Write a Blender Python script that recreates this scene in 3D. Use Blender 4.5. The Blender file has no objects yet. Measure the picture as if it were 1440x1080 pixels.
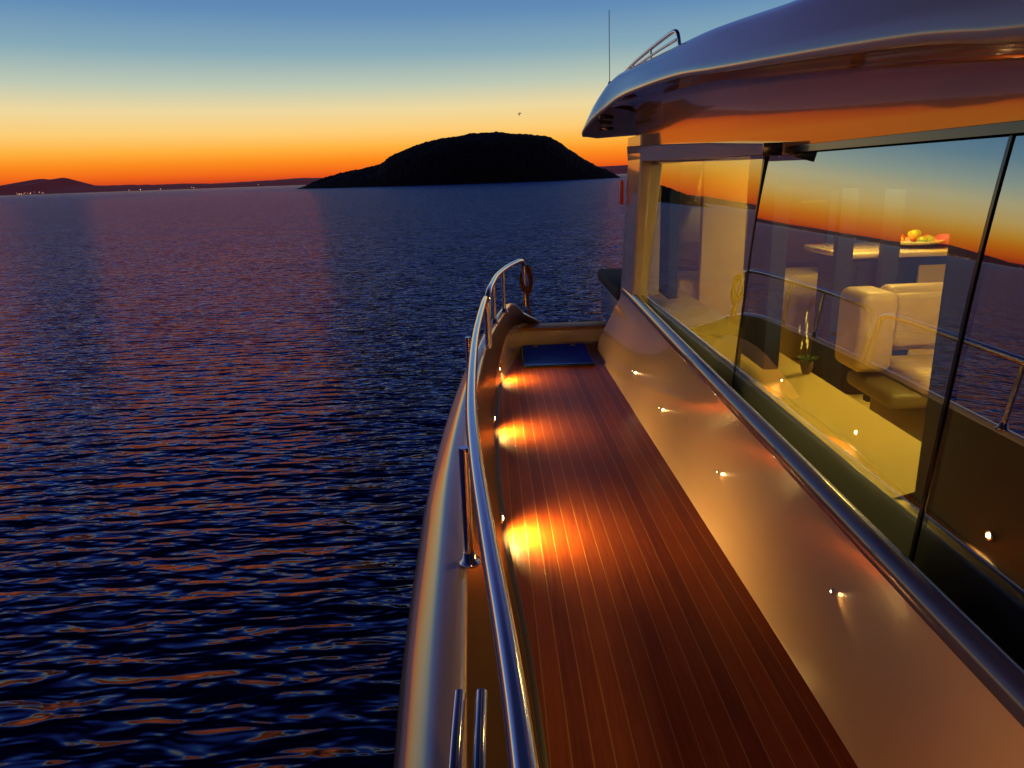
import bpy, math, random, bmesh
from mathutils import Vector, Matrix, noise
random.seed(4)
sc=bpy.context.scene
col=bpy.context.collection
sc.view_settings.view_transform='Standard'
sc.view_settings.look='None'
sc.view_settings.exposure=0

# ------------------------------------------------------------ camera
cam=bpy.data.cameras.new("camera");co=bpy.data.objects.new("camera",cam);col.objects.link(co)
cam.lens=25;cam.sensor_width=36;cam.clip_start=.02;cam.clip_end=60000
co.matrix_world=(Matrix.Translation((0,0,1.35))@Matrix.Rotation(math.pi/2-math.radians(16.2),4,'X')
                 @Matrix.Rotation(-math.radians(2.0),4,'Z'))
sc.camera=co

# ------------------------------------------------------------ helpers
def newmat(n):
    m=bpy.data.materials.new(n);m.use_nodes=True
    return m,m.node_tree,m.node_tree.nodes["Principled BSDF"]
def simple(n,c,r=.5,metal=0,coat=0,em=None,es=0,var=0.0,vs=8,bump=0.0,cior=1.5):
    m,nt,b=newmat(n)
    b.inputs["Base Color"].default_value=(*c,1);b.inputs["Roughness"].default_value=r
    b.inputs["Metallic"].default_value=metal;b.inputs["Coat Weight"].default_value=coat
    b.inputs["Coat Roughness"].default_value=.04;b.inputs["Coat IOR"].default_value=cior
    if em: b.inputs["Emission Color"].default_value=(*em,1);b.inputs["Emission Strength"].default_value=es
    if var or bump:
        tc=nt.nodes.new("ShaderNodeTexCoord");no=nt.nodes.new("ShaderNodeTexNoise")
        no.inputs["Scale"].default_value=vs;no.inputs["Detail"].default_value=5
        nt.links.new(tc.outputs["Object"],no.inputs["Vector"])
        if var:
            mx=nt.nodes.new("ShaderNodeMix");mx.data_type='RGBA'
            mx.inputs[6].default_value=(*[x*(1-var) for x in c],1);mx.inputs[7].default_value=(*[min(1,x*(1+var)) for x in c],1)
            nt.links.new(no.outputs["Fac"],mx.inputs[0]);nt.links.new(mx.outputs[2],b.inputs["Base Color"])
        if bump:
            bp=nt.nodes.new("ShaderNodeBump");bp.inputs["Strength"].default_value=bump;bp.inputs["Distance"].default_value=.01
            nt.links.new(no.outputs["Fac"],bp.inputs["Height"]);nt.links.new(bp.outputs[0],b.inputs["Normal"])
    return m
def empty(n,loc=(0,0,0)):
    e=bpy.data.objects.new(n,None);e.location=loc;col.objects.link(e);e.empty_display_size=.2;return e
def obj(n,me,mat,parent=None,smooth=False):
    o=bpy.data.objects.new(n,me);col.objects.link(o)
    if mat is not None:
        me.materials.append(mat)
    if smooth:
        for p in me.polygons:p.use_smooth=True
    if parent: o.parent=parent
    return o
def mesh(n,v,f,mat,parent=None,smooth=False):
    me=bpy.data.meshes.new(n);me.from_pydata([tuple(a) for a in v],[],f);me.update()
    return obj(n,me,mat,parent,smooth)
def T(table):
    def f(y):
        t=table
        if y<=t[0][0]:return t[0][1]
        if y>=t[-1][0]:return t[-1][1]
        for i in range(len(t)-1):
            if t[i][0]<=y<=t[i+1][0]:break
        def m(k):
            if k<=0:return (t[1][1]-t[0][1])/(t[1][0]-t[0][0])
            if k>=len(t)-1:return (t[-1][1]-t[-2][1])/(t[-1][0]-t[-2][0])
            return (t[k+1][1]-t[k-1][1])/(t[k+1][0]-t[k-1][0])
        h=t[i+1][0]-t[i][0];s=(y-t[i][0])/h
        return ((2*s**3-3*s*s+1)*t[i][1]+(s**3-2*s*s+s)*h*m(i)+(-2*s**3+3*s*s)*t[i+1][1]+(s**3-s*s)*h*m(i+1))
    return f
def frange(a,b,n): return [a+(b-a)*i/(n-1) for i in range(n)]
def loft(n,ys,prof,mat,parent=None,smooth=True,flip=False,auto=None):
    v=[];f=[];k=None
    for y in ys:
        p=prof(y);k=len(p)
        for q in p: v.append((q[0],q[2] if len(q)>2 else y,q[1]))
    for i in range(len(ys)-1):
        for j in range(k-1):
            a=i*k+j;q=(a,a+1,a+k+1,a+k)
            f.append(q if flip else q[::-1])
    return mesh(n,v,f,mat,parent,smooth)
def box(n,x0,x1,y0,y1,z0,z1,mat,parent=None,bev=0.0,seg=3,shear=0):
    v=[(x,y,z) for x in(x0,x1) for y in(y0,y1) for z in(z0,z1)]
    f=[(0,1,3,2),(4,6,7,5),(0,4,5,1),(2,3,7,6),(0,2,6,4),(1,5,7,3)]
    o=mesh(n,v,f,mat,parent,bev>0)
    if bev>0:
        m=o.modifiers.new("b","BEVEL");m.width=bev;m.segments=seg;m.limit_method='NONE'
    return o
def tube(n,pts,r,mat,parent=None,cyclic=False,smooth=True):
    cu=bpy.data.curves.new(n,"CURVE");cu.dimensions='3D';cu.bevel_depth=r;cu.bevel_resolution=4;cu.use_fill_caps=True
    s=cu.splines.new('NURBS' if smooth else 'POLY')
    s.points.add(len(pts)-1)
    for i,p in enumerate(pts): s.points[i].co=(*p,1)
    if smooth: s.use_endpoint_u=True;s.order_u=3;s.resolution_u=8
    s.use_cyclic_u=cyclic
    cu.materials.append(mat)
    o=bpy.data.objects.new(n,cu);col.objects.link(o)
    if parent:o.parent=parent
    return o
def lathe(n,prof,mat,parent,loc,seg=24,axis='Z'):
    v=[];f=[]
    for r,z in prof:
        for i in range(seg):
            a=2*math.pi*i/seg
            p=(r*math.cos(a),r*math.sin(a),z)
            if axis=='X':p=(z,p[0],p[1])
            v.append((p[0]+loc[0],p[1]+loc[1],p[2]+loc[2]))
    for k in range(len(prof)-1):
        for i in range(seg):
            j=(i+1)%seg;f.append((k*seg+i,k*seg+j,(k+1)*seg+j,(k+1)*seg+i))
    f.append(tuple(range(seg))[::-1]);f.append(tuple((len(prof)-1)*seg+i for i in range(seg)))
    return mesh(n,v,f,mat,parent,True)

# ------------------------------------------------------------ world: dusk sky
w=bpy.data.worlds.new("World");sc.world=w;w.use_nodes=True;nt=w.node_tree;N=nt.nodes;L=nt.links
bg=N["Background"]
tc=N.new("ShaderNodeTexCoord");sep=N.new("ShaderNodeSeparateXYZ");L.new(tc.outputs["Generated"],sep.inputs[0])
ramp=N.new("ShaderNodeValToRGB")
stops=[(0.0,(.20,.02,.03)),(.004,(.55,.045,.015)),(.014,(.86,.12,.01)),(.030,(.96,.26,.014)),(.045,(.98,.44,.05)),(.064,(.96,.60,.18)),
(.090,(.83,.67,.34)),(.118,(.50,.57,.45)),(.155,(.23,.39,.47)),(.20,(.110,.25,.46)),(.26,(.060,.16,.41)),(.34,(.080,.13,.38)),(.45,(.046,.056,.21)),(.58,(.006,.009,.045)),(1,(.002,.005,.02))]
cr=ramp.color_ramp
while len(cr.elements)<len(stops): cr.elements.new(.5)
for e,(p,c) in zip(cr.elements,stops): e.position=p;e.color=(*c,1)
L.new(sep.outputs[2],ramp.inputs[0])
mr=N.new("ShaderNodeMapRange");mr.inputs[1].default_value=-.9;mr.inputs[2].default_value=.80;mr.inputs[3].default_value=.10;mr.inputs[4].default_value=1
mr.interpolation_type='SMOOTHSTEP'
dot=N.new("ShaderNodeVectorMath");dot.operation='DOT_PRODUCT';dot.inputs[1].default_value=(-.10,.99,0)
L.new(tc.outputs["Generated"],dot.inputs[0]);L.new(dot.outputs["Value"],mr.inputs[0])
mul=N.new("ShaderNodeMix");mul.data_type='RGBA';mul.blend_type='MULTIPLY';mul.inputs[0].default_value=1
L.new(ramp.outputs[0],mul.inputs[6])
tint=N.new("ShaderNodeMix");tint.data_type='RGBA';tint.inputs[6].default_value=(.07,.08,.2,1);tint.inputs[7].default_value=(1,1,1,1)
L.new(mr.outputs[0],tint.inputs[0]);L.new(tint.outputs[2],mul.inputs[7])
sky=N.new("ShaderNodeTexSky");sky.sky_type='NISHITA';sky.sun_disc=False;sky.sun_elevation=math.radians(-1.5);sky.sun_rotation=math.radians(-8)
add=N.new("ShaderNodeMix");add.data_type='RGBA';add.blend_type='ADD';add.inputs[0].default_value=.02
L.new(mul.outputs[2],add.inputs[6]);L.new(sky.outputs[0],add.inputs[7])
L.new(add.outputs[2],bg.inputs[0]);bg.inputs[1].default_value=1.0

# ------------------------------------------------------------ water
m=bpy.data.materials.new("sea_water");m.use_nodes=True;nt=m.node_tree;nt.nodes.clear();N=nt.nodes;L=nt.links
out=N.new("ShaderNodeOutputMaterial");ms=N.new("ShaderNodeMixShader");df=N.new("ShaderNodeBsdfDiffuse");gl=N.new("ShaderNodeBsdfGlossy");fn=N.new("ShaderNodeFresnel")
df.inputs[0].default_value=(.0015,.004,.03,1);gl.inputs[0].default_value=(.33,.45,1,1);gl.inputs["Roughness"].default_value=.05;fn.inputs[0].default_value=1.6
tc=N.new("ShaderNodeTexCoord")
def nz(scale,sx,sy,rot,det,rough=.5):
    mp=N.new("ShaderNodeMapping");mp.inputs["Scale"].default_value=(sx,sy,1);mp.inputs["Rotation"].default_value=(0,0,rot)
    n=N.new("ShaderNodeTexNoise");n.inputs["Scale"].default_value=scale;n.inputs["Detail"].default_value=det;n.inputs["Roughness"].default_value=rough
    n.inputs["Distortion"].default_value=.3
    L.new(tc.outputs["Object"],mp.inputs[0]);L.new(mp.outputs[0],n.inputs["Vector"]);return n
n0=nz(.12,.8,1.2,.3,2);n1=nz(1.5,.55,1.25,.15,2);n2=nz(5.4,.45,1.3,-.12,2,.45)
prev=None
for n_,dist in((n0,.60),(n1,.095),(n2,.085)):
    bb=N.new("ShaderNodeBump");bb.inputs["Distance"].default_value=dist;bb.inputs["Strength"].default_value=1
    L.new(n_.outputs["Fac"],bb.inputs["Height"])
    if prev: L.new(prev.outputs[0],bb.inputs["Normal"])
    prev=bb
for s_ in(df,gl,fn): L.new(prev.outputs[0],s_.inputs["Normal"])
L.new(fn.outputs[0],ms.inputs[0]);L.new(df.outputs[0],ms.inputs[1]);L.new(gl.outputs[0],ms.inputs[2]);L.new(ms.outputs[0],out.inputs[0])
S=30000
water=mesh("water",[(-S,-S,-1.3),(S,-S,-1.3),(S,S,-1.3),(-S,S,-1.3)],[(0,1,2,3)],m)

# ------------------------------------------------------------ island
isl=simple("island_scrub",(.014,.010,.009),.95,var=.5,vs=.3)
pf=T([(-1.0,0),(0,0),(50,14),(100,23),(125,29),(140,38),(180,51),(220,57),(280,60),(320,57),(350,52),(380,35),(410,19),(440,5),(450,0),(452,0)])
v=[];f=[];nx,ny=260,50
for j in range(ny):
    t=j/(ny-1);ang=t*2-1
    for i in range(nx):
        s=-1+453*i/(nx-1)
        h=max(0,pf(s))*.52
        wd=18+60*math.sin(math.pi*min(1,max(0,s/452)))
        x=-139+s*.482;y=500+ang*wd
        env=max(0,1-abs(ang)**2.2)
        z=h*env+ (noise.noise(Vector((x*.06,y*.06,0)))*1.2+noise.noise(Vector((x*.35,y*.3,3)))*.7+abs(noise.noise(Vector((x*1.1,y*.9,7))))*.8)*min(1,h*env/5)
        v.append((x,y,-1.4+z))
for j in range(ny-1):
    for i in range(nx-1):
        a=j*nx+i;f.append((a,a+1,a+nx+1,a+nx))
mesh("island",v,f,isl,None,False)
# ------------------------------------------------------------ distant hills
hm=simple("hazy_hills",(.05,.022,.03),1,em=(.10,.022,.035),es=.40)  # faint emission puts aerial haze into the hill colour
ht=T([(-2500,8),(-2000,13),(-1500,7),(-900,12),(-500,8),(-100,9),(0,8),(35,12),(52,20),(75,23),(90,21),(112,22),(135,12),(200,9),(300,7),(380,8),(440,10),(560,6),(700,6),(850,12),(900,12),(1100,7),(1400,12),(1600,9),(2200,4)])
v=[];f=[];n=700
for i in range(n):
    px=-2500+4700*i/(n-1)
    x=(px-720)*6.3;h=ht(px)*5.6+noise.noise(Vector((x*.003,0,0)))*9+noise.noise(Vector((x*.02,4,0)))*4
    yb=math.sqrt(max(1e6,(6200**2*4-x*x)))*.5 if abs(x)>9000 else 6000
    v+= [(x,yb-300,-1.5),(x,yb,h*.55),(x,yb+500,max(2,h)),(x,yb+1200,-1.5)]
for i in range(n-1):
    for k in range(3):
        a=i*4+k;f.append((a,a+4,a+5,a+1))
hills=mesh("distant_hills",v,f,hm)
v=[];f=[];n=160;
hp=T([(0,0),(.1,10),(.2,22),(.32,15),(.45,26),(.6,20),(.8,12),(1,0)])
for i in range(n):
    t=i/(n-1);x=-1500-700*t;y=900-1100*t
    h=hp(t)*2.0+noise.noise(Vector((x*.02,y*.02,1)))*3
    v+=[(x+30,y+20,-1.5),(x-60,y-40,max(0,h*.7)),(x-120,y-80,max(0,h)),(x-300,y-200,-1.5)]
for i in range(n-1):
    for k in range(3):
        a=i*4+k;f.append((a,a+1,a+5,a+4))
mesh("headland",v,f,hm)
sl=simple("shore_lamp",(1,.6,.3),.5,em=(1,.5,.25),es=4)
v=[];f=[]
def lampm(x,y,z,r):
    k=len(v);v.extend([(x-r,y,z),(x,y-r,z),(x+r,y,z),(x,y+r,z),(x,y,z+r),(x,y,z-r)])
    for a,b_ in((0,1),(1,2),(2,3),(3,0)): f.extend([(k+a,k+b_,k+4),(k+b_,k+a,k+5)])
for i in range(22):
    px=random.choice([random.uniform(0,440),random.uniform(95,135),random.uniform(250,430)])
    lampm((px-720)*6.0,5650,random.uniform(3,14),random.uniform(1.2,2.4))
for i in range(24):
    t=random.uniform(.05,.95);lampm(-1440-700*t,940-1100*t,random.uniform(1,6),random.uniform(.6,1.1))
mesh("shore_lights",v,f,sl)

# ------------------------------------------------------------ materials of the boat
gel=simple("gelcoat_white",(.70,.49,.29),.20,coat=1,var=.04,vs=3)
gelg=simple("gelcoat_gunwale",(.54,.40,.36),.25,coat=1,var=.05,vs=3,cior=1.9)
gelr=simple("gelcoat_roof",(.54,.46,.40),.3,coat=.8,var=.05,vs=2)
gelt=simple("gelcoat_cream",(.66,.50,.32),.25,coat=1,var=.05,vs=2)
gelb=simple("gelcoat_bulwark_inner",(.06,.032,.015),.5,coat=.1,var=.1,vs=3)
capm=simple("gelcoat_cap_grey",(.10,.10,.15),.28,coat=1,var=.05,vs=3)
steel=simple("stainless",(.72,.72,.75),.13,metal=1)
black=simple("black_trim",(.006,.006,.008),.25,coat=.5)
matte=simple("black_liner",(.003,.003,.004),.8)
navyd=simple("navy_blackout",(.003,.012,.035),.8)
rubber=simple("rubber_fender_strip",(.03,.028,.03),.5)
navy=simple("navy_blind",(.002,.022,.14),.7,var=.2,vs=20)
cream=simple("cream_leather",(.42,.30,.14),.5,var=.14,vs=12,bump=.25)
pan=simple("cream_panel",(.58,.44,.16),.5,var=.06,vs=4)
ceil=simple("dark_headliner",(.02,.025,.04),.8)
woodf=simple("light_oak_floor",(.74,.57,.22),.35,var=.12,vs=6)
grey=simple("grey_cushion",(.04,.04,.045),.8,var=.25,vs=60,bump=.5)
dk=simple("pedestal_grey",(.12,.09,.05),.45)
lampw=simple("lamp_warm_lens",(1,.7,.4),.3,em=(1,.58,.2),es=40)

# teak deck
m,nt,b=newmat("teak_deck_planks");N=nt.nodes;L=nt.links
uv=N.new("ShaderNodeUVMap");sp=N.new("ShaderNodeSeparateXYZ");L.new(uv.outputs[0],sp.inputs[0])
def mth(op,a,bv=None,c=None):
    x=N.new("ShaderNodeMath");x.operation=op
    for i,k in enumerate((a,bv,c)):
        if k is None:continue
        if isinstance(k,(int,float)):x.inputs[i].default_value=k
        else:L.new(k,x.inputs[i])
    return x.outputs[0]
d=mth('DIVIDE',sp.outputs[0],.052)
fr=mth('FRACT',d);ln=mth('LESS_THAN',fr,.06);pid=mth('FLOOR',d)
mp=N.new("ShaderNodeMapping");mp.inputs["Scale"].default_value=(90,4,1);L.new(uv.outputs[0],mp.inputs[0])
g=N.new("ShaderNodeTexNoise");g.inputs["Scale"].default_value=1;g.inputs["Detail"].default_value=6;L.new(mp.outputs[0],g.inputs["Vector"])
g2=N.new("ShaderNodeTexNoise");g2.inputs["Scale"].default_value=5;g2.inputs["Detail"].default_value=3;L.new(uv.outputs[0],g2.inputs["Vector"])
wn=N.new("ShaderNodeTexWhiteNoise");wn.noise_dimensions='1D';L.new(pid,wn.inputs["W"])
fac=mth('ADD',mth('MULTIPLY',g.outputs["Fac"],.55),mth('ADD',mth('MULTIPLY',wn.outputs["Value"],.28),mth('MULTIPLY',g2.outputs["Fac"],.25)))
cr=N.new("ShaderNodeValToRGB");cr.color_ramp.elements[0].position=.2;cr.color_ramp.elements[0].color=(.15,.026,.003,1)
cr.color_ramp.elements[1].position=.85;cr.color_ramp.elements[1].color=(.40,.092,.011,1);L.new(fac,cr.inputs[0])
mx=N.new("ShaderNodeMix");mx.data_type='RGBA';mx.inputs[7].default_value=(.46,.20,.06,1)
L.new(ln,mx.inputs[0]);L.new(cr.outputs[0],mx.inputs[6]);L.new(mx.outputs[2],b.inputs["Base Color"])
rr=mth('ADD',mth('MULTIPLY',g.outputs["Fac"],.3),.28);L.new(rr,b.inputs["Roughness"]);b.inputs["Specular IOR Level"].default_value=.2
bp=N.new("ShaderNodeBump");bp.inputs["Strength"].default_value=.35;bp.inputs["Distance"].default_value=.003
L.new(mth('SUBTRACT',g.outputs["Fac"],mth('MULTIPLY',ln,.8)),bp.inputs["Height"]);L.new(bp.outputs[0],b.inputs["Normal"])
teak=m

# window glass: thin tinted reflective pane
m=bpy.data.materials.new("tinted_glass");m.use_nodes=True;nt=m.node_tree;nt.nodes.clear();N=nt.nodes;L=nt.links
out=N.new("ShaderNodeOutputMaterial");ms=N.new("ShaderNodeMixShader");tr=N.new("ShaderNodeBsdfTransparent");gl=N.new("ShaderNodeBsdfGlossy")
tr.inputs[0].default_value=(.82,.78,.42,1);gl.inputs[0].default_value=(.84,.93,1,1);gl.inputs["Roughness"].default_value=.003
fn=N.new("ShaderNodeFresnel");fn.inputs[0].default_value=1.9
mr=N.new("ShaderNodeMapRange");mr.inputs[3].default_value=.42;mr.inputs[4].default_value=1.0;L.new(fn.outputs[0],mr.inputs[0])
L.new(mr.outputs[0],ms.inputs[0]);L.new(tr.outputs[0],ms.inputs[1]);L.new(gl.outputs[0],ms.inputs[2]);L.new(ms.outputs[0],out.inputs[0])
glass=m

# ------------------------------------------------------------ yacht
Y=empty("motor_yacht")
CX=2.3
dL=T([(-4,.12),(0,.10),(1.37,.04),(1.86,.01),(2.48,-.05),(3.36,-.09),(4.05,-.10),(5.03,-.06),(5.8,.03)])
dR=T([(-4,.80),(1.34,.78),(2.69,.75),(3.83,.72),(5.09,.69),(5.8,.68)])
ct=T([(-4,.80),(.95,.81),(2.04,.825),(2.9,.835),(4.85,.87),(5.8,.885)])
go=T([(-4,.01),(-1,-.11),(.92,-.212),(1.25,-.24),(1.67,-.262),(2.2,-.28),(2.91,-.267),(3.5,-.232),(4.2,-.175),(4.62,-.125),(5.1,-.05),(5.6,.03),(5.85,.10),(6,.22)])
gi=T([(-4,.12),(-1,.0),(1.04,-.10),(1.55,-.125),(2.2,-.155),(3,-.155),(3.8,-.135),(4.4,-.085),(5,-.015),(5.5,.05),(5.85,.13),(6,.26)])
gh=T([(-4,.40),(0,.44),(3,.45),(4.6,.46),(5.3,.44),(5.7,.34),(6,.16)])
hy=frange(-4,6,60)
DR=.085
def hp_(y):
    o=go(y);h=gh(y)-DR
    return [(o+.32,-1.6),(o+.2,-.9),(o+.08,-.2),(o+.02,.14),(o-.003,h-.055)]
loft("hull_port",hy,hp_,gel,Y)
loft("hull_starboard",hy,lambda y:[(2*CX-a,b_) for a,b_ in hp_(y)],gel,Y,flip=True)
bx=T([(6,.3),(6.4,.75),(7,1.1),(8,1.7),(9,2.28)])
def bowp(y):
    x=bx(y);return [(x+(CX-x)*.4,-1.6),(x+.05,-.5),(x,-.05)]
loft("bow_port",frange(6,9,16),bowp,gel,Y)
loft("bow_starboard",frange(6,9,16),lambda y:[(2*CX-a,b_) for a,b_ in bowp(y)],gel,Y,flip=True)
loft("bow_deck",frange(5.9,9,16),lambda y:[(bx(max(6,y)),-.05),(2*CX-bx(max(6,y)),-.05)],gel,Y,flip=True)
mesh("transom",[(.02,-4,.4),(4.58,-4,.4),(4.3,-4,-1.6),(.34,-4,-1.6)],[(0,1,2,3)],gel,Y)
loft("rub_rail",hy,lambda y:[(go(y),gh(y)-DR-.065),(go(y)-.014,gh(y)-DR-.055),(go(y)-.018,gh(y)-DR-.035),(go(y)-.012,gh(y)-DR-.015),(go(y)+.002,gh(y)-DR-.006)],rubber,Y)
def gp(y):
    o=go(y);i=gi(y);h=gh(y);w_=i-o
    # outboard shoulder: steep lip, long gently rounded facet near 36 deg, then a flat inboard strip
    sl_=[70,58,48,42,39.5,38.5,37.7,37,36.3,34,28,20,12,6,2]
    ln_=[.5,.5,.6,.8,1,1,1.1,1.1,1,.9,.8,.8,.8,.9,1.2]
    hx=[l*math.cos(math.radians(s)) for l,s in zip(ln_,sl_)];hz=[l*math.sin(math.radians(s)) for l,s in zip(ln_,sl_)]
    W=(w_-.025);sx=W/sum(hx);P=[(0,0)];
    for a,b_ in zip(hx,hz): P.append((P[-1][0]+a*sx,P[-1][1]+b_*sx))
    top=P[-1][1]
    return [(o+a,h+.006-top+b_) for a,b_ in P]+[(i-.006,h+.001),(i,h-.015)]
def gq(y):
    i=gi(y);h=gh(y);d_=min(dL(y),.6)
    return [(i,h-.015),(i+.004,h-.04),(i+(d_-i)*.25,h*.7),(d_-.02,.05),(d_-.008,.015),(d_,.004)]
loft("gunwale_cap",hy,gp,gelg,Y)
loft("gunwale_skirt",hy,lambda y:[(go(y)+.001,gh(y)-DR-.07),gp(y)[0]],gelg,Y)
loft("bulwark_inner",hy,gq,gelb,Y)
loft("gunwale_starboard",hy,lambda y:[(2*CX-a,b_) for a,b_ in gp(y)+gq(y)[1:]],gel,Y,flip=True)
ys=frange(-4,5.78,80)
dk_=loft("teak_side_deck",ys,lambda y:[(dL(y)-.01,0),(dL(y)*.5+dR(y)*.5,.006),(dR(y)+.01,0)],teak,Y,flip=False)
uvl=dk_.data.uv_layers.new(name="UVMap")
for lp in dk_.data.loops:
    c=dk_.data.vertices[lp.vertex_index].co
    uvl.data[lp.index].uv=(dR(c.y)-c.x+.01,c.y)
loft("starboard_deck",ys,lambda y:[(2*CX-dR(y),0),(2*CX-dL(y),0)],gel,Y)
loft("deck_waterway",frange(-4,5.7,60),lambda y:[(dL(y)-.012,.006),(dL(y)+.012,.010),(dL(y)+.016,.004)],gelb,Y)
box("deck_end_step",.00,.78,5.76,5.92,-.04,.13,gelt,Y,.015)
box("deck_end_cap",-.0,.80,5.745,5.95,.131,.152,teak,Y,.006)
box("hatch_frame",.085,.615,5.03,5.68,.004,.022,black,Y,.008)
hb=simple("hatch_blue",(.015,.07,.80),.8,coat=0,var=.2,vs=40)
hb.node_tree.nodes["Principled BSDF"].inputs["Specular IOR Level"].default_value=.1
box("hatch_lid",.095,.605,5.04,5.67,.018,.030,hb,Y,.006)
for hx in(.2,.5): box("hatch_latch",hx-.02,hx+.02,5.57,5.61,.029,.036,steel,Y,.004)
def cp(y):
    a=dR(y);c=ct(y)
    return [(a-.004,.0),(a+.002,.012),(a+.02,.10),(a+(c-a)*.75,.36),(c-.004,.44),(c,.465)]
def cpt(y):
    c=ct(y)
    return [(c,.465),(c-.005,.474),(c-.002,.495),(c+.012,.512),(c+.03,.519),(c+.045,.515),(c+.054,.50),(c+.058,.40)]
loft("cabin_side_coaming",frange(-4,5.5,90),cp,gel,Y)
loft("coaming_cap",frange(-4,5.5,90),cpt,capm,Y)
mesh("coaming_end",[(p[0],5.5,p[1]) for p in cp(5.5)+cpt(5.5)[1:]]+[(1.2,5.5,.4),(1.2,5.5,0)],[tuple(range(15))],gel,Y)
box("window_gutter",.85,1.0,-4,5.06,.36,.40,black,Y)
gx=lambda z:.935+(z-.5)*.078
zt=1.40
CV=.014
def bow_(z,curve): return curve*max(0,(z-1.02)/.4)**2
def pane(n,y0,y1,zb=.40,z1=zt,off=0,curve=.0):
    v=[];f=[];K=24
    for k in range(K):
        z=zb+(z1-zb)*k/(K-1);x=gx(z)+off+bow_(z,curve)
        v+=[(x,y0,z),(x,y1,z)]
    for k in range(K-1): f.append((k*2,k*2+2,k*2+3,k*2+1))
    return mesh(n,v,f,glass,Y,True)
pane("window_forward",2.885,5.07);pane("window_middle",1.50,2.87,off=-.001,z1=1.405,curve=CV);pane("window_aft",-1.4,1.485,curve=CV)
def strip(n,y0,y1,z0,z1,mat,off=-.004,th=.02,curve=0.0):
    v=[];f=[];K=14
    for k in range(K):
        z=z0+(z1-z0)*k/(K-1);x=gx(z)+off+bow_(z,curve)
        v+=[(x,y0,z),(x,y1,z),(x+th,y1,z),(x+th,y0,z)]
    for k in range(K-1):
        for j in range(4):
            a=k*4+j;b_=k*4+(j+1)%4;f.append((a,b_,b_+4,a+4))
    return mesh(n,v,f,mat,Y)
strip("mullion_a",2.872,2.884,.40,zt,black,curve=CV*.5);strip("mullion_b",1.488,1.498,.40,zt,black,curve=CV);strip("mullion_c",-1.42,-1.38,.40,zt,black,curve=CV)
strip("window_head_trim",-4,5.07,zt,zt+.022,black)
strip("aft_cabin_side",-4,-1.42,.40,zt,gel)
mesh("window_foot_liner",[(.965,-1.4,.40),(.965,5.06,.40),(1.0,5.06,.495),(1.0,-1.4,.495)],[(0,3,2,1)],matte,Y)
v=[];
for z,xo,y0,y1 in((.40,.875,5.03,5.60),(.56,.885,5.05,5.58),(.8,.895,5.07,5.57),(1.44,.93,5.085,5.60),(1.60,.93,5.09,5.62)):
    v+=[(xo,y0,z),(xo,y1,z),(1.12,y1,z),(1.12,y0,z)]
f=[]
for k in range(4):
    for j in range(4):
        a=k*4+j;b_=k*4+(j+1)%4;f.append((a,b_,b_+4,a+4))
o=mesh("forward_pillar",v,f,gelt,Y)
o.modifiers.new("b","BEVEL").width=.012
# roof
rl=T([(-4,1.44),(0,1.47),(1.18,1.53),(1.46,1.57),(1.95,1.62),(2.93,1.71),(3.52,1.765),(4.42,1.815),(5.23,1.84),(5.7,1.80),(6.0,1.74),(6.2,1.68),(6.3,1.66)])
rlx=T([(-4,.80),(5.0,.80),(5.6,.765),(6.0,.69),(6.2,.655),(6.3,.66)])
ru=T([(-4,1.66),(0,1.72),(1.5,1.79),(2.51,1.86),(3.39,1.94),(4.33,1.99),(5.43,2.05),(5.9,2.05),(6.15,1.97),(6.3,1.84)])
rux=T([(-4,.93),(2.51,.93),(4.33,.90),(5.43,.88),(6.0,.85),(6.3,.80)])
def cove(y):
    e=rl(y);x=rlx(y);bse=1.423;hh=e-bse
    return [(1.004,bse),(1.004-.002*hh,bse+.2*hh),(1.004-.012*hh,bse+.4*hh),(1.004-.032*hh,bse+.6*hh),(1.004-.07*hh,bse+.80*hh),(.968,bse+.92*hh),(.935,bse+.97*hh),(.87,bse+.995*hh),(x+.012,e-.004)]
cy=frange(-4,5.6,90)
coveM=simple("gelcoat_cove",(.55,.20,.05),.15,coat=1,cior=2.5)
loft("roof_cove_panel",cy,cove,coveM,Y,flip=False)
def roofp(y):
    e=rl(y);x=rlx(y);u=ru(y);ux=rux(y)
    pts=[(x+.02,e+.0),(x+.006,e-.006),(x,e+.004),(x-.004,e+.02),(x+(ux-x)*.12,e+(u-e)*.28),(x+(ux-x)*.36,e+(u-e)*.58),(x+(ux-x)*.68,e+(u-e)*.84),(ux,u-.004),(ux+.08,u+.02),(ux+.25,u+.045),(ux+.6,u+.075),(CX,u+.10)]
    return pts+[(2*CX-a,b_) for a,b_ in pts[::-1][1:]]
ry=frange(-4,6.3,110)
loft("hardtop_roof",ry,roofp,gelr,Y)
def rowat(y): return [(p[0],y,p[1]) for p in roofp(y)]
r=rowat(6.3);k=len(r)
v=r+[(CX+(p[0]-CX)*.97,6.42,1.66+(p[2]-1.66)*.45) for p in r]+[(CX+(p[0]-CX)*.965,6.36,1.655) for p in r]
f=[]
for a0 in(0,k):
    for j in range(k-1): f.append((a0+j,a0+j+1,a0+k+j+1,a0+k+j)[::-1])
mesh("visor_lip",v,f,gelr,Y,True)
vis=simple("visor_underside",(.42,.40,.39),.35,coat=.5)
v=[];f=[]
ry2=frange(5.55,6.34,12)
for y in ry2:
    yy=min(y,6.3);v+=[(rlx(yy)+.012,y,rl(yy)+.0),(rlx(yy)+.13,y,rl(yy)-.02),(1.0,y,rl(yy)-.05 if y<6 else rl(yy)-.01),(CX,y,rl(yy)+.03),(2*CX-rlx(yy)-.01,y,rl(yy))]
for i in range(11):
    for j in range(4):
        a=i*5+j;f.append((a,a+1,a+6,a+5))
mesh("visor_soffit",v,f,vis,Y,True)
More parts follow.
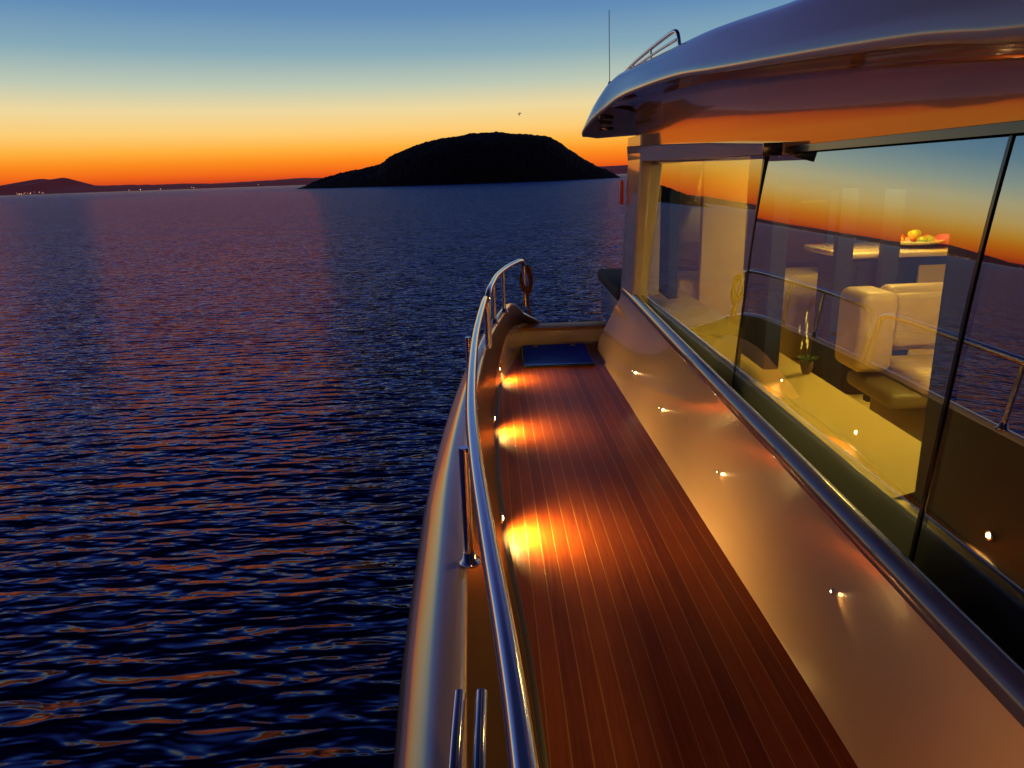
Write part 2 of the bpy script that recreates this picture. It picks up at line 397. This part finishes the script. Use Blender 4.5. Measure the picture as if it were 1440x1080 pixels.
for (x,y,l_) in((.79,5.78,.05),(.80,5.92,.05),(.83,6.06,.045)):
    z=rl(y)-.024
    box("visor_vent",x-.055,x+.055,y-l_*.45,y+l_*.45,z-.012,z+.02,black,Y,.006)
    box("visor_vent_lens",x-.02,x+.03,y-l_*.2,y+l_*.2,z-.016,z-.005,gelr,Y,.003)
v=[]
for y,z0,z1 in((2.66,1.395,1.435),(3.4,1.40,1.47),(4.5,1.415,1.51),(5.63,1.43,1.545)):
    v+=[(.935,y,z0),(.925,y,z1),(1.03,y,z1+.004),(1.03,y,z0)]
f=[(3,2,1,0),(12,13,14,15)]
for k in range(3):
    for j in range(4):
        a=k*4+j;b_=k*4+(j+1)%4;f.append((a,b_,b_+4,a+4))
o=mesh("window_brow",v,f,gelt,Y);o.modifiers.new("b","BEVEL").width=.006
box("window_brow_cap",.922,.99,2.648,2.66,1.392,1.437,black,Y,.002)
box("cabin_ceiling",1.03,3.6,-3.9,5.5,1.53,1.55,ceil,Y)
mesh("windscreen",[(1.1,5.75,.5),(3.5,5.75,.5),(3.5,5.35,1.62),(1.1,5.35,1.62)],[(0,1,2,3)],glass,Y)
box("cabin_trunk",.93,3.7,5.52,7.2,-.05,.40,gel,Y,.05)
box("sun_pad",.86,3.6,5.60,6.9,.36,.475,grey,Y,.035)
RR=empty("roof_grab_rail");RR.parent=Y
tube("bar_top",[(.885,5.75,2.03),(.90,5.45,2.065),(.93,4.8,2.085),(.95,4.35,2.09),(.955,4.22,2.085),(.962,4.19,2.05),(.968,4.18,1.98)],.011,steel,RR)
tube("bar_low",[(.90,5.5,2.04),(.93,4.8,2.05),(.955,4.2,2.035)],.008,steel,RR)
for y,x in((4.8,.935),(5.3,.91)): tube("post",[(x,y,1.98),(x-.003,y,2.078)],.008,steel,RR,smooth=False)
tube("whip_antenna",[(.84,5.95,2.0),(.84,5.97,2.2),(.84,6.0,2.55)],.0028,simple("antenna_grey",(.2,.2,.22),.4),Y)
lathe("antenna_base",[(.02,0),(.018,.03),(.008,.06)],black,Y,(.84,5.95,1.98))
red=simple("nav_red",(.35,.015,.01),.3,em=(1,.06,.02),es=.06)
box("port_nav_lamp",.872,.90,5.58,5.62,1.12,1.30,red,Y,.01)

# ------------------------------------------------------------ side rail
R=empty("side_handrail")
rt=[(.03,.1),(.0,.61),(-.02,.83),(-.05,1.10),(-.09,1.50),(-.12,1.93),(-.14,2.67),(-.135,3.2),(-.125,3.67)]
tube("rail_aft",[(.09,-1.2,.75),(.06,-.4,.75)]+[(x,y,.75) for x,y in rt]+[(-.122,3.76,.735),(-.122,3.79,.69),(-.122,3.79,.46)],.0165,steel,R)
tube("rail_fwd",[(-.118,3.84,.46),(-.118,3.84,.70),(-.112,3.90,.755),(-.09,4.2,.762),(-.07,4.48,.765),(-.01,4.85,.765),(.05,5.1,.765),(.095,5.27,.76),(.115,5.34,.74),(.12,5.37,.69),(.12,5.38,.40)],.0165,steel,R)
def stan(x,y,ztop=.75,r=.012):
    b0=gh(y)+.006
    tube("stanchion",[(x,y,b0),(x,y,ztop)],r,steel,R,smooth=False)
    lathe("stanchion_base",[(.028,0),(.028,.006),(.018,.012),(.014,.03)],steel,R,(x,y,b0-.004),20)
for x,y in((-.118,1.55),(-.168,2.75),(-.095,4.45),(-.035,4.82),(-.03,.0),(.02,-1.1)): stan(x,y)
K=empty("mooring_cleat")
for x in(-.095,-.062):
    tube("horn",[(x,.72,.43),(x,.72,.55),(x,.76,.60),(x,.90,.605)],.0095,steel,K)
rope=simple("rope_brown",(.13,.05,.02),.9,var=.4,vs=40,bump=.5)
RB=empty("rope_coil")
for i in range(7):
    cx,cy_=.135+random.uniform(-.012,.012),5.37+random.uniform(-.02,.02)
    pts=[];h=.085+random.uniform(-.02,.025)
    for k in range(14):
        a=2*math.pi*k/14;pts.append((cx+.034*math.cos(a)+random.uniform(-.004,.004),cy_+.02*math.sin(a)+i*.002,.60+h*math.sin(a)*1.0+random.uniform(-.004,.004)))
    tube("loop",pts,.0075,rope,RB,True)
tube("tail",[(.13,5.36,.52),(.15,5.36,.47),(.14,5.38,.40),(.16,5.36,.33)],.008,rope,RB)

# ------------------------------------------------------------ courtesy lights
def spot(n,loc,dirv,p,size=130,r=.012,colr=(1,.50,.14),blend=1,parent=None):
    l=bpy.data.lights.new(n,'SPOT');l.energy=p;l.spot_size=math.radians(size);l.spot_blend=blend;l.shadow_soft_size=r;l.color=colr
    o=bpy.data.objects.new(n,l);col.objects.link(o);o.location=loc
    o.rotation_euler=Vector(dirv).to_track_quat('-Z','Y').to_euler()
    if parent:o.parent=parent
ci=0
def cname():
    global ci
    ci+=1
    return "courtesy_light" if ci==1 else "courtesy_light.%03d"%(ci-1)
for i,(y,p) in enumerate(((-.5,16),(.35,22),(2.50,36),(3.69,27),(4.73,18),(5.44,11))):  # first two, out of view aft, are added to warm the coaming
    e=empty(cname())
    x=dL(y)-.012;z=.085
    lathe("bezel",[(.022,0),(.022,.006),(.016,.010),(.0155,.004)],steel,e,(x,y,z),20,'X')
    lathe("lens",[(.0115,.0),(.009,.009),(.002,.011)],lampw,e,(x+.002,y,z),16,'X')
    spot("lamp",(x+.035,y,z-.0),(.80,0,-.66 if y>1 else -.1),p,150,parent=e,colr=(1,.56,.15) if y>1 else (1,.44,.10))
e=empty(cname())
lathe("bezel",[(.026,0),(.026,.006),(.018,.010)],steel,e,(.02,5.70,.09),20,'X')
spot("lamp",(.10,5.84,.21),(.6,0,-.6),.9,150,parent=e)
def cx_at(y,z):
    P=cp(y)
    for a,b_ in zip(P,P[1:]):
        if a[1]<=z<=b_[1]: return a[0]+(b_[0]-a[0])*(z-a[1])/(b_[1]-a[1])
pin=simple("spark_pin",(1,.8,.5),.3,em=(1,.66,.28),es=8)  # glowing pins added to stand in for the sparks on the glossy coaming
for y,z in((.62,.30),(1.60,.30),(2.56,.22),(3.52,.17),(4.26,.17)):
    e=empty(cname());x=cx_at(y,z)
    lathe("bezel",[(.008,0),(.008,-.003),(.005,-.004)],steel,e,(x,y,z),16,'X')
    lathe("lens",[(.0045,-.003),(.003,-.005),(.001,-.006)],pin,e,(x,y,z),12,'X')
    spot("lamp",(x-.016,y-.012,z),(.10,-1,.04),.20,75,.005,(1,.58,.20),1,e)  # grazing spot added to imitate the reflected streak of deck glow
# warm fill lamp added unseen astern of the camera, to warm coaming and deck
e=empty("aft_warm_fill")
lathe("fixture",[(.05,0),(.05,.012),(.03,.02)],lampw,e,(.86,-1.6,1.425),24)
lathe("housing",[(.062,0),(.062,.03)],steel,e,(.86,-1.6,1.447),24)
spot("lamp",(.82,-1.6,1.40),(.0,1.0,-.5),44,95,.05,(1,.44,.11),1,e)

# ------------------------------------------------------------ saloon interior
I=empty("saloon_interior")
box("floor",1.0,3.58,-3.8,5.5,-.03,.0,woodf,I)
box("side_lining",1.005,1.03,-1.4,5.06,.0,.495,pan,I)
mesh("window_sill",[(1.0,1.72,.497),(1.0,5.06,.497),(1.20,5.06,.56),(1.20,1.72,.56),(1.20,5.06,.0),(1.20,1.72,.0)],[(0,3,2,1),(3,5,4,2)],pan,I)
box("partition_aft",1.045,1.07,-3.8,1.70,.0,1.53,navyd,I)
box("bulkhead_aft",1.07,3.6,-.6,-.55,0,1.53,pan,I)
box("window_valance",1.035,1.06,1.702,2.79,1.285,1.528,navyd,I,.004)
box("window_post_a",1.03,1.09,2.80,3.10,.56,1.53,navy,I)
box("window_post_b",1.03,1.09,4.58,4.86,.56,1.53,navy,I)
box("far_lining",3.56,3.6,-3.8,5.5,0,.62,pan,I)
box("far_head",3.56,3.6,-3.8,5.5,1.36,1.53,pan,I)
for y in(-.5,1.0,2.4,3.3,4.4,5.3): box("far_post",3.54,3.6,y,y+.16,.62,1.36,navy,I)
box("far_window",3.585,3.6,-3.8,5.5,.62,1.36,glass,I)
box("dash",1.2,3.5,5.0,5.45,0,.62,pan,I,.03)
box("fwd_panel",1.32,1.62,4.9,4.96,0,1.53,pan,I,.01)
box("fwd_panel_b",2.2,3.5,4.96,5.0,.62,1.2,navy,I,.01)
G=empty("galley_counter")
box("carcass",2.0,2.75,4.15,4.60,0,.82,navy,G,.01)
box("worktop",1.92,2.80,4.08,4.66,.835,.87,gelt,G,.01)
box("post_l",1.84,1.93,4.0,4.05,0,1.53,navy,G);box("post_r",2.10,2.19,4.0,4.05,0,1.53,navy,G)
box("cabinet_door_l",2.03,2.36,4.135,4.152,.06,.78,navy,G,.004);box("cabinet_door_r",2.39,2.72,4.135,4.152,.06,.78,pan,G,.004)
FB=empty("fruit_bowl")
lathe("bowl",[(.03,0),(.06,.006),(.13,.02),(.17,.04),(.16,.042),(.1,.025),(.03,.012)],simple("ceramic",(.7,.65,.55),.2),FB,(2.42,4.3,.872),28)
fc=[simple("fruit_red",(.45,.02,.03),.35),simple("fruit_yellow",(.7,.42,.05),.4),simple("fruit_green",(.15,.3,.04),.4),simple("cloth_magenta",(.35,.02,.16),.7)]
def ball(n,c,r,mat,par):
    bm=bmesh.new();bmesh.ops.create_icosphere(bm,subdivisions=2,radius=r)
    for v_ in bm.verts:
        v_.co*=1+.06*noise.noise(v_.co*30);v_.co.z*=.92
    me=bpy.data.meshes.new(n);bm.to_mesh(me);bm.free();o=obj(n,me,mat,par,True);o.location=c
for i in range(9):
    a=i*2.4;rr_=.09 if i<7 else .03
    ball("fruit",(2.42+rr_*math.cos(a),4.3+rr_*math.sin(a),.915+(0 if i<7 else .03)),.028,fc[i%3],FB)
box("folded_towel",2.56,2.76,4.2,4.34,.871,.94,fc[3],G,.03)
Hs=empty("helm_seat")
box("arm_side",1.62,1.80,3.22,3.48,.40,.785,cream,Hs,.045,5)
box("backrest",1.81,2.16,3.36,3.48,.47,.79,cream,Hs,.04,5)
box("backrest_cushion",1.83,2.14,3.31,3.37,.50,.76,cream,Hs,.025,4)
box("seat_cushion",1.80,2.14,2.98,3.36,.36,.46,cream,Hs,.04,5)
box("seat_base",1.68,2.12,3.0,3.44,.29,.37,dk,Hs,.03)
box("pedestal",1.76,2.04,3.08,3.36,.03,.30,dk,Hs,.05)
box("pedestal_foot",1.70,2.10,3.02,3.42,.001,.04,dk,Hs,.012)
box("cushion_low",1.90,2.12,2.9,3.02,.18,.42,dk,Hs,.035,4)
S2=empty("settee")
box("base",2.6,3.5,1.6,3.0,0,.3,pan,S2,.02);box("seat",2.6,3.3,1.6,3.0,.3,.42,cream,S2,.04);box("back",3.28,3.5,1.6,3.0,.4,.8,cream,S2,.05)
O=empty("potted_orchid")
wh=simple("orchid_white",(.8,.78,.62),.5);gr=simple("orchid_leaf",(.03,.09,.02),.5)
lathe("pot",[(.015,0),(.022,.02),(.025,.05),(.021,.05),(.016,.04)],simple("pot_glaze",(.10,.07,.04),.3),O,(1.18,2.74,.555),20)
tube("stem",[(1.18,2.74,.60),(1.175,2.75,.68),(1.17,2.77,.74),(1.18,2.79,.79)],.0025,gr,O)
v=[];f=[]
for i in range(8):
    c=Vector((1.17+random.uniform(-.02,.02),2.76+random.uniform(-.03,.04),.66+i*.017))
    for k in range(5):
        a=k*1.257+i;dv=Vector((math.cos(a)*.4,math.cos(a)*.6,math.sin(a))).normalized()*.020
        sd=dv.cross(Vector((.8,-.6,0))).normalized()*.008
        q=len(v);v+=[c,c+dv*.6+sd,c+dv,c+dv*.6-sd];f.append((q,q+1,q+2,q+3))
mesh("blossoms",v,f,wh,O)
v=[];f=[]
for k in range(6):
    a=k*1.05;dv=Vector((math.cos(a),math.sin(a),.35))*.05;sd=Vector((-math.sin(a),math.cos(a),0))*.010;c=Vector((1.18,2.74,.605));q=len(v)
    v+=[c,c+dv*.5+sd+Vector((0,0,.01)),c+dv,c+dv*.5-sd+Vector((0,0,.01))];f.append((q,q+1,q+2,q+3))
mesh("leaves",v,f,gr,O)
def area(n,loc,sx,sy,p,c,parent,rot=(0,0,0)):
    l=bpy.data.lights.new(n,'AREA');l.shape='RECTANGLE';l.size=sx;l.size_y=sy;l.energy=p;l.color=c
    o=bpy.data.objects.new(n,l);col.objects.link(o);o.location=loc;o.rotation_euler=rot;o.parent=parent
clm=simple("ceiling_lens",(1,.9,.6),.4,em=(1,.75,.35),es=2)
for i,(x,y,p) in enumerate(((1.9,2.4,46),(2.1,4.0,42))):
    e=empty("ceiling_lamp" if i==0 else "ceiling_lamp.%03d"%i)
    box("fixture",x-.16,x+.16,y-.16,y+.16,1.515,1.529,clm,e,.004)
    area("lamp",(x,y,1.505),.3,.3,p,(1,.72,.22),e)

# ------------------------------------------------------------ bird
bm_=simple("bird_dark",(.03,.03,.035),.8)
v=[(0,-.25,0),(.05,0,.03),(0,.22,.0),(-.05,0,.03),(.28,.05,.16),(.62,-.08,.06),(.25,-.1,.15),(-.28,.05,.16),(-.62,-.08,.06),(-.25,-.1,.15),(0,0,-.05)]
f=[(0,1,2),(0,2,3),(1,4,6),(4,5,6),(3,9,7),(7,9,8),(0,10,1),(1,10,2),(2,10,3),(3,10,0)]
bo=mesh("seagull",v,f,bm_);bo.location=(1.3,60,6.1);bo.scale=(.4,.6,1.2);bo.rotation_euler=(.8,0,.9)
